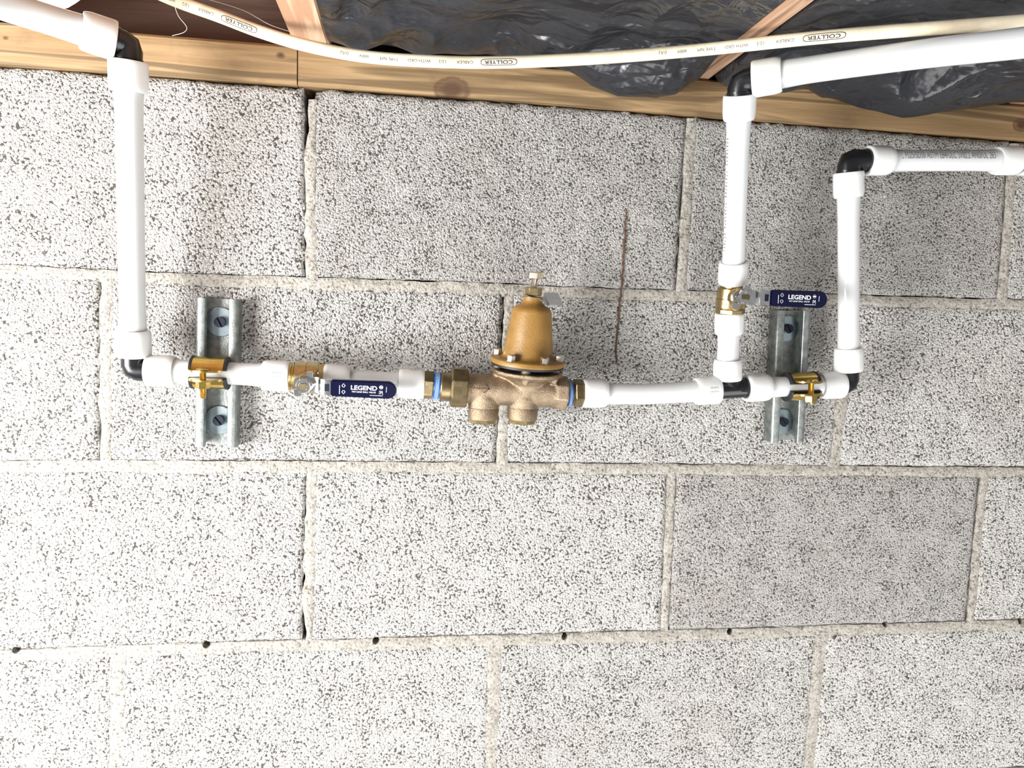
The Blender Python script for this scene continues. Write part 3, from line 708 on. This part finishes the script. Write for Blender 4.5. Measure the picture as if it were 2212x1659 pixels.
aw.line([(-.008, 0), (.008, 0)], .0010); aw.line([(.003, .0042), (.008, 0), (.003, -.0042)], .0010); aw.mb.build('flow_arrow', 'brass_dull', bd, smooth=False)
for s_, top, bot in ((s_of(1047), -.0185, -.0350), (s_of(1132), -.0165, -.0335)):
    cp = MB(); cp.lathe(ctr+ax*s_+up0*bot, up0, [(0.003, .0140), (.0034, .0158), (top-bot-.0020, .0164), (top-bot-.001, .0158), (top-bot, .0150)], 40); c_ = cp.build('leg_cap', 'bronze', reg)
    hx = MB(); hx.lathe(ctr+ax*s_+up0*bot, up0, [(-.001, .0140), (.0, .0150), (.0038, .0152)], 8, rot=0.2); hx.build('hex_plug', 'brass', c_, ang=20)
zg = .0278
MB().lathe(ctr+up_*zg, up_, [(0, .0384), (.0022, .0384)], 56).build('gasket', 'rubber', reg)
zf = zg+.0022; bc = ctr+up_*zf
MB().lathe(bc, up_, [(0, .0384), (.0006, .0392), (.0046, .0392), (.0054, .0384), (.0058, .0300), (.0070, .0272), (.0095, .0260), (.0290, .0236), (.0540, .0206), (.0568, .0196), (.0592, .0172), (.0614, .0130), (.0638, .0106), (.0660, .0100), (.0695, .0098)], 56).build('bell_housing', 'bell', reg, ang=50)
for i, t_ in enumerate(np.array([0.32, 1.20, 2.25, 3.5, 4.4, 5.4])):     # bolts of the flange
    dd = ax*math.cos(t_)+out_*math.sin(t_)
    b_ = MB(); b_.lathe(bc+dd*.0332+up_*.0048, up_, [(0, .0050), (.0012, .0050), (.0013, .0045), (.0064, .0045), (.0076, .0036)], 6, rot=i*0.4); b_.build('flange_bolt', 'steel_warm', reg, ang=20, bevel=0.0004)
zn = zf+.0695
ln_ = MB(); ln_.lathe(ctr+up_*(zn+.0016), up_, [(0, .0084), (.0006, .0089), (.0076, .0089), (.0082, .0082)], 6, rot=0.35); ln_.build('lock_nut', 'brass', reg, ang=20, bevel=0.0003)
sc = MB(); tp = []
for k in range(22): tp += [(k*.0007, .0028 if k % 2 else .0033)]
sc.lathe(ctr+up_*(zn+.008), up_, tp, 20); s_ = sc.build('adjusting_screw', 'steel_warm', reg, ang=20)
hd_ = MB(); hd_.lathe(ctr+up_*(zn+.0186), up_, [(0, .0078), (.0004, .0081), (.0060, .0081), (.0068, .0072)], 6, rot=0.15); hd_.build('screw_head', 'steel_warm', s_, ang=20, bevel=0.0003)
# bent metal tag under the lock nut
fr_ = [P(x, y, Y0-.019) for x, y in ((1133, 636), (1150, 642), (1165, 645.5), (1175, 652), (1180, 658), (1183, 660), (1187, 657.5), (1217, 658.5))]
bk_ = [P(x, y, Y0+.006) for x, y in ((1137, 630), (1152, 634), (1163, 636.5), (1170, 640), (1172, 642), (1174, 639), (1175, 632), (1205, 632.5))]
tg = MB(); n_ = len(fr_); th = V((0, 0, -0.0011))
vs = fr_+bk_+[p_+th for p_ in fr_]+[p_+th for p_ in bk_]; fs = []
for i in range(n_-1):
    fs += [(i, i+1, n_+i+1, n_+i), (2*n_+i, 3*n_+i, 3*n_+i+1, 2*n_+i+1), (i, 2*n_+i, 2*n_+i+1, i+1), (n_+i, n_+i+1, 3*n_+i+1, 3*n_+i)]
fs += [(0, n_, 3*n_, 2*n_), (n_-1, 3*n_-1, 4*n_-1, 2*n_-1)]
tg.add(vs, fs); tg.build('metal_tag', 'tag', reg, ang=40)
# union nut and threaded adapters
ul, ur = P(973, 836, Y0), P(1009, 838, Y0); ux = (ur-ul)
un = MB(); un.lathe(ul, ux, [(0, .0196), (.0015, .0215), (ux.length-.0012, .0215), (ux.length, .0200)], 8, rot=0.39); un.build('union_nut', 'brass_dull', reg, ang=20, bevel=0.0004)
def adapter(label, p0, p1, hexlen, tape0, tape1, r=0.0138, collar=None):
    p0, p1 = V(p0), V(p1); d = (p1-p0); L = d.length; d.normalize()
    root = empty('pipe_adapter', p0.lerp(p1, .5), label, 'adapter', 'brass threaded adapters')
    hx = MB(); hx.lathe(p0, d, [(0, r*.95), (.001, r), (hexlen-.001, r), (hexlen, r*.95)], 6, rot=0.2); hx.build('hex', 'brass_dull', root, ang=20, bevel=.0003)
    bd_ = MB(); bd_.lathe(p0+d*hexlen, d, [(0, r*.80), (.0012, r*.86), (.0024, r*.80), (.0036, r*.86), (.0048, r*.80), (L-hexlen, r*.84)], 28); bd_.build('thread', 'brass', root, ang=20)
    tl = tape1-tape0; n = 5; tp_ = []
    for k in range(n*2+1): tp_.append((tape0+tl*k/(n*2), r*(.97 if k % 2 else .93)))
    tt_ = MB(); tt_.lathe(p0, d, tp_, 32); tape = tt_.build('sealing_tape', 'tape', root, ang=15)
    st_ = MB()
    for k in range(1, n-1): st_.lathe(p0+d*(tape0+tl*(k*2+.6)/(n*2)), d, [(0, r*.962), (.0003, r*.977), (.0006, r*.962)], 32, cap=False)
    st_.build('tape_edge', 'tape_pale', tape)
    return root
adapter('brass adapter with blue sealing tape left of the regulator', P(915, 830.5, Y0), P(954, 834, Y0), .0100, .0105, .0165, r=0.0150)
cl = MB(); u0, u1 = P(951, 834.5, Y0), P(974, 836, Y0); cl.lathe(u0, u1-u0, [(0, .0140), (.001, .0148), ((u1-u0).length, .0152)], 36); cl.build('union_tailpiece', 'brass_dull', reg)
adapter('brass adapter with blue sealing tape right of the regulator', P(1258, 849, Y0), P(1221, 849, Y0), .0095, .0125, .0170, r=0.0150)

# --- strut channels
def strut(label, ctop, cbot, dep=0.0206, holes=()):
    ctop, cbot = V(ctop), V(cbot); d = cbot-ctop; L = d.length; dn = d.normalized()
    xx = V((1, 0, 0)); xx = (xx - dn*xx.dot(dn)).normalized(); yy = V((0, -1, 0))
    root = empty('strut_channel', cbot, label, 'strut channel', 'galvanised strut channels')
    W2, t = 0.02065, 0.0025; s0 = 0.0111; rl_ = 0.0065
    def arc(cx, cy, r, a0, a1, n=5): return [(cx+r*math.cos(math.radians(a0+(a1-a0)*k/n)), cy+r*math.sin(math.radians(a0+(a1-a0)*k/n))) for k in range(n+1)]
    R_ = 0.004
    outer = [(s0, dep-rl_)] + arc(s0+.0018, dep-.0018, .0018, 180, 90, 3) + arc(W2-R_, dep-R_, R_, 90, 0) + arc(W2-.002, .002, .002, 0, -90, 3)
    full = outer + [(-x, y) for x, y in reversed(outer)]
    inner = [(-(s0+t), dep-rl_), (-(s0+t), dep-t), (-(W2-t), dep-t), (-(W2-t), t), (W2-t, t), (W2-t, dep-t), (s0+t, dep-t), (s0+t, dep-rl_)]
    mb = MB(); n = len(full)+len(inner)
    poly = full + inner
    mb.extrude(poly, ctop, xx, yy, d); mb.build('channel', 'galv', root, ang=30, smooth=True)
    # shallow lines rolled into each lip
    for k, (hpx) in enumerate(holes):
        h = ctop + dn*((V(hpx)-ctop).dot(dn)) + yy*t
        ws = MB(); ws.lathe(h, yy, [(0, .0150), (.0021, .0150), (.0025, .0146)], 40); wo = ws.build('washer', 'zinc', root)
        sw = MB(); c_ = h+yy*.0025
        sw.lathe(c_, yy, [(0, .0056), (.0030, .0054)], 24)
        an = 1.1 if k == 0 else 0.9; u_ = xx*math.cos(an)+dn*math.sin(an); v_ = xx*math.sin(an)-dn*math.cos(an)
        for sg in (1, -1):
            pl = [(.0054*math.cos(q_), max(.0008, .0054*math.sin(q_))*sg) for q_ in np.linspace(0.148, math.pi-0.148, 10)]
            sw.extrude(pl, c_+yy*.003, u_, v_, yy*.0022)
        sw.build('screw_head', 'screw', wo, ang=30)
    return root
YS = -0.0206
lt_, lb_ = P(469, 645, YS), P(465, 966, YS)
strut('galvanised strut channel under the left gold clamp', V((lt_.x, 0, lt_.z)), V((lb_.x, 0, lb_.z)), holes=(P(467, 695, -.004), P(467.5, 907, -.004)))
rt_, rb2 = P(1717, 671, YS), P(1703, 956, YS)
strut('galvanised strut channel under the right gold clamp', V((rt_.x, 0, rt_.z)), V((rb2.x, 0, rb2.z)), holes=(P(1712, 710, -.006), P(1698, 911, -.006)))

# --- cushion clamps
def clamp(label, c, axd, roll=0.0, gap=.0036, tail=46):
    c = V(c); ax = V(axd).normalized(); out = V((0, -1, 0)); out = (out-ax*out.dot(ax)).normalized(); up = ax.cross(out)
    if up.z < 0: up = -up
    o2 = out*math.cos(roll)+up*math.sin(roll); u2 = up*math.cos(roll)-out*math.sin(roll); out, up = o2, u2
    root = empty('pipe_clamp', c, label, 'clamp', 'gold cushion clamps on the strut')
    hw = 0.0150
    def shell(r0, r1, a0, a1, h, sg, n=18):
        pl = [(r1*math.cos(q_), sg*r1*math.sin(q_)) for q_ in np.linspace(a0, a1, n)] + [(r0*math.cos(q_), sg*r0*math.sin(q_)) for q_ in np.linspace(a1, a0, n)]
        return pl
    for sg in (1, -1):
        half = 'upper' if sg > 0 else 'lower'
        mb = MB()
        mb.extrude(shell(.0142, .0158, max(.25, gap/.0150), math.pi*.985, hw, sg), c-ax*hw, out, up, ax*2*hw)
        # ear: rounded plate standing out towards the viewer
        e0, e1 = .0128, .0325; z0 = sg*gap
        pl = [(-hw, e0), (hw, e0)] + [(hw*1.02*math.cos(q_), e1-.012+.012*math.sin(q_)) for q_ in np.linspace(0, math.pi, 13)]
        mb.extrude(pl, c+up*(z0-(0 if sg > 0 else .0017)), ax, out, up*.0017)
        h = mb.build('clamp_half', 'zinc_gold', root, ang=30, bevel=0.0003)
        cu = MB(); cu.extrude(shell(RP*1.0, .0143, .30, math.pi*.98, hw, sg), c-ax*(hw+.0026), out, up, ax*2*(hw+.0026))
        for s2 in (-1, 1): cu.extrude(shell(.0135, .0164, .30, math.pi*.9, hw, sg), c+ax*(s2*(hw+.0012)-.0012), out, up, ax*.0024)
        cu.build('cushion', 'rubber', root, ang=30)
    bx = c + out*.0245 - ax*.001
    b_ = MB(); b_.lathe(bx+up*(gap+.0017), up, [(0, .0066), (.0008, .0068), (.0018, .0058), (.0024, .0030)], 24); bo = b_.build('bolt', 'zinc_gold', root)
    tp = [(k*.0006, .0027 if k % 2 else .0031) for k in range(tail)]
    sh = MB(); sh.lathe(bx+up*(gap+.0018), -up, tp, 20); sh.build('thread', 'zinc_gold', bo, ang=15)
    nt = MB(); nt.lathe(bx-up*(gap+.0018), -up, [(0, .0062), (.0006, .0068), (.0062, .0068), (.0070, .0060)], 6, rot=.4); nt.build('nut', 'zinc_gold', bo, ang=20, bevel=.0003)
    return root
cl_c = P(455, 805, Y0)
clamp('gold cushion clamp round the pipe on the left strut', cl_c, P(560, 808, Y0)-P(390, 802, Y0), roll=-0.03)
cr_c = P(1728, 834.5, Y0)
clamp('gold cushion clamp round the pipe on the right strut', cr_c, d1-t_r, roll=0.02, gap=.0062, tail=42)

# ================================================================== CABLE, STREAK, WEBS, LABEL SHEET
cp_ = [(150, -90, -0.02), (300, -32, -0.045), (380, 2, -0.055), (470, 34, -0.066), (560, 68, -0.072), (660, 98, -0.076), (780, 121, -0.080), (900, 131, -0.086), (1050, 135, -0.09), (1250, 128, -0.098), (1500, 109, -0.118), (1800, 78, -0.182), (2212, 46, -0.24), (2500, 20, -0.29)]
cpts = [P(x, y, z) for x, y, z in cp_]
cpts = [cpts[0]+V((-.5, -.25, .03)), cpts[0]+V((-.2, -.06, .012))] + cpts + [cpts[-1]+V((.3, -.13, 0)), cpts[-1]+V((.8, -.4, 0))]; cpts = spline(cpts, 14)
CR = 0.0056
cb = empty('electrical_cable', cpts[len(cpts)//2], 'cream electrical cable with small upside-down print drooping below the joists', 'cable')
MB().tube(cpts, CR, 18).build('sheath', 'cable', cb)
cl_ = [0.0]
for a, b in zip(cpts, cpts[1:]): cl_.append(cl_[-1]+(b-a).length)
def s_at(px, py, Yq): t = P(px, py, Yq); return cl_[min(range(len(cpts)), key=lambda i: (cpts[i]-t).length)]
def outline(wd, ht, lw):
    vs = []; fs = []
    n = 28
    for k in range(n):
        q_ = 2*math.pi*k/n; cx = math.copysign(abs(math.cos(q_))**0.35, math.cos(q_)); sy = math.copysign(abs(math.sin(q_))**0.6, math.sin(q_))
        vs += [(wd/2+cx*wd/2, sy*ht/2), (wd/2+cx*(wd/2-lw), sy*(ht/2-lw))]
    for k in range(n): a = 2*k; b = 2*((k+1) % n); fs.append((a, b, b+1, a+1))
    return vs, fs
def cable_print(s_right, A):
    s = s_right; ck = MB()
    wrap_text(ck, outline(0.034, 0.0062, 0.0006), 1, cpts, s, A, CR, flip=True)
    wrap_text(ck, 'COLLYER', 0.0046, cpts, s-0.004, A, CR, flip=True, xs=1.35, bold=0.00010); s -= 0.041
    for t_, wdt in (('CABLEX', .021), ('12/2', .011), ('WITH GRD', .026), ('TYPE NM', .024), ('600V', .015), ('(UL)', .010)):
        wrap_text(ck, t_, 0.0038, cpts, s, A, CR, flip=True, xs=1.12); s -= wdt + .0035
    ck.build('lettering', 'ink', cb, smooth=False)
AT = math.pi*0.5+0.30
for px, py, Yq in ((560, 78, -.072), (1122, 136, -.092), (1826, 78, -.186)): cable_print(s_at(px, py, Yq), AT)

sp = spline([P(x, y, -0.0010) for x, y in ((1352, 452), (1351, 480), (1350, 500), (1348, 530), (1347, 560), (1344, 590), (1342, 622), (1339, 660), (1336, 700), (1333, 740), (1331, 785))], 8)
sp = [p + V((vnoise(i*.5, 3.1)*.002, 0, 0)) for i, p in enumerate(sp)]
o = MB().tube(sp, [0.0011*min(1, .35+i*.05)*(1+.7*float(vnoise(i*.6, 8.2))) for i in range(len(sp))], 8).build('mud_trail', 'mud', None)
tag(o, 'thin brown mud trail running down the blocks right of the regulator', 'mud trail')
wb = spline([P(375, 5, -0.02), P(385, 34, -0.01), P(403, 58, -0.006), P(397, 70, -0.006), P(372, 77, -0.0064)], 6)
tag(MB().tube(wb, 0.00028, 5).build('cobweb_strand', 'web', None), 'pale cobweb strand hanging left of the cable above the sill', 'cobweb')
wb = spline([P(440, -4, -0.05), P(524, 22, -0.05), P(584, 54, -0.04), P(640, 72, -0.02)], 6)
tag(MB().tube(wb, 0.00025, 5).build('cobweb_strand', 'web', None), 'pale cobweb strand stretched along the top of the cable', 'cobweb')
# printed pale sheet tucked above the top left pipe
top = [(-260, 30, .02), (-60, 26, .02), (10, 24, .02), (80, 22, .02), (126, 20, .02), (147, 18, .018)]
n_ = 24; vs = []; fs = []
ptsA = spline([P(x, y, z) for x, y, z in top], 6); ptsB = spline([P(x, y, z) for x, y, z in ((-300, -110, -.05), (-80, -112, -.05), (30, -95, -.05), (120, -80, -.05), (200, -62, -.05), (262, -50, -.048))], 6)
for a, b in zip(ptsA, ptsB):
    for k in range(7): p_ = a.lerp(b, k/6); vs.append(p_ + V((0, 0, float(vnoise(p_.x/.02, p_.y/.02, 2))*.006)))
nn = len(ptsA)
for i in range(nn-1):
    for k in range(6): a = i*7+k; fs.append((a, a+1, a+8, a+7))
n0 = len(vs); vs += [v_ + V((0, 0.0004, .0006)) for v_ in vs]
fs += [tuple(n0+i for i in reversed(f)) for f in fs[:]]
sh = MB(); sh.add(vs, fs); o = sh.build('paper_sheet', 'paper', None, ang=80); tag(o, 'pale paper sheet tucked above the top left pipe', 'paper')
print('objects', len(bpy.data.objects), 'tris', sum(sum(len(p.vertices)-2 for p in o.data.polygons) for o in bpy.data.objects if o.type == 'MESH'))
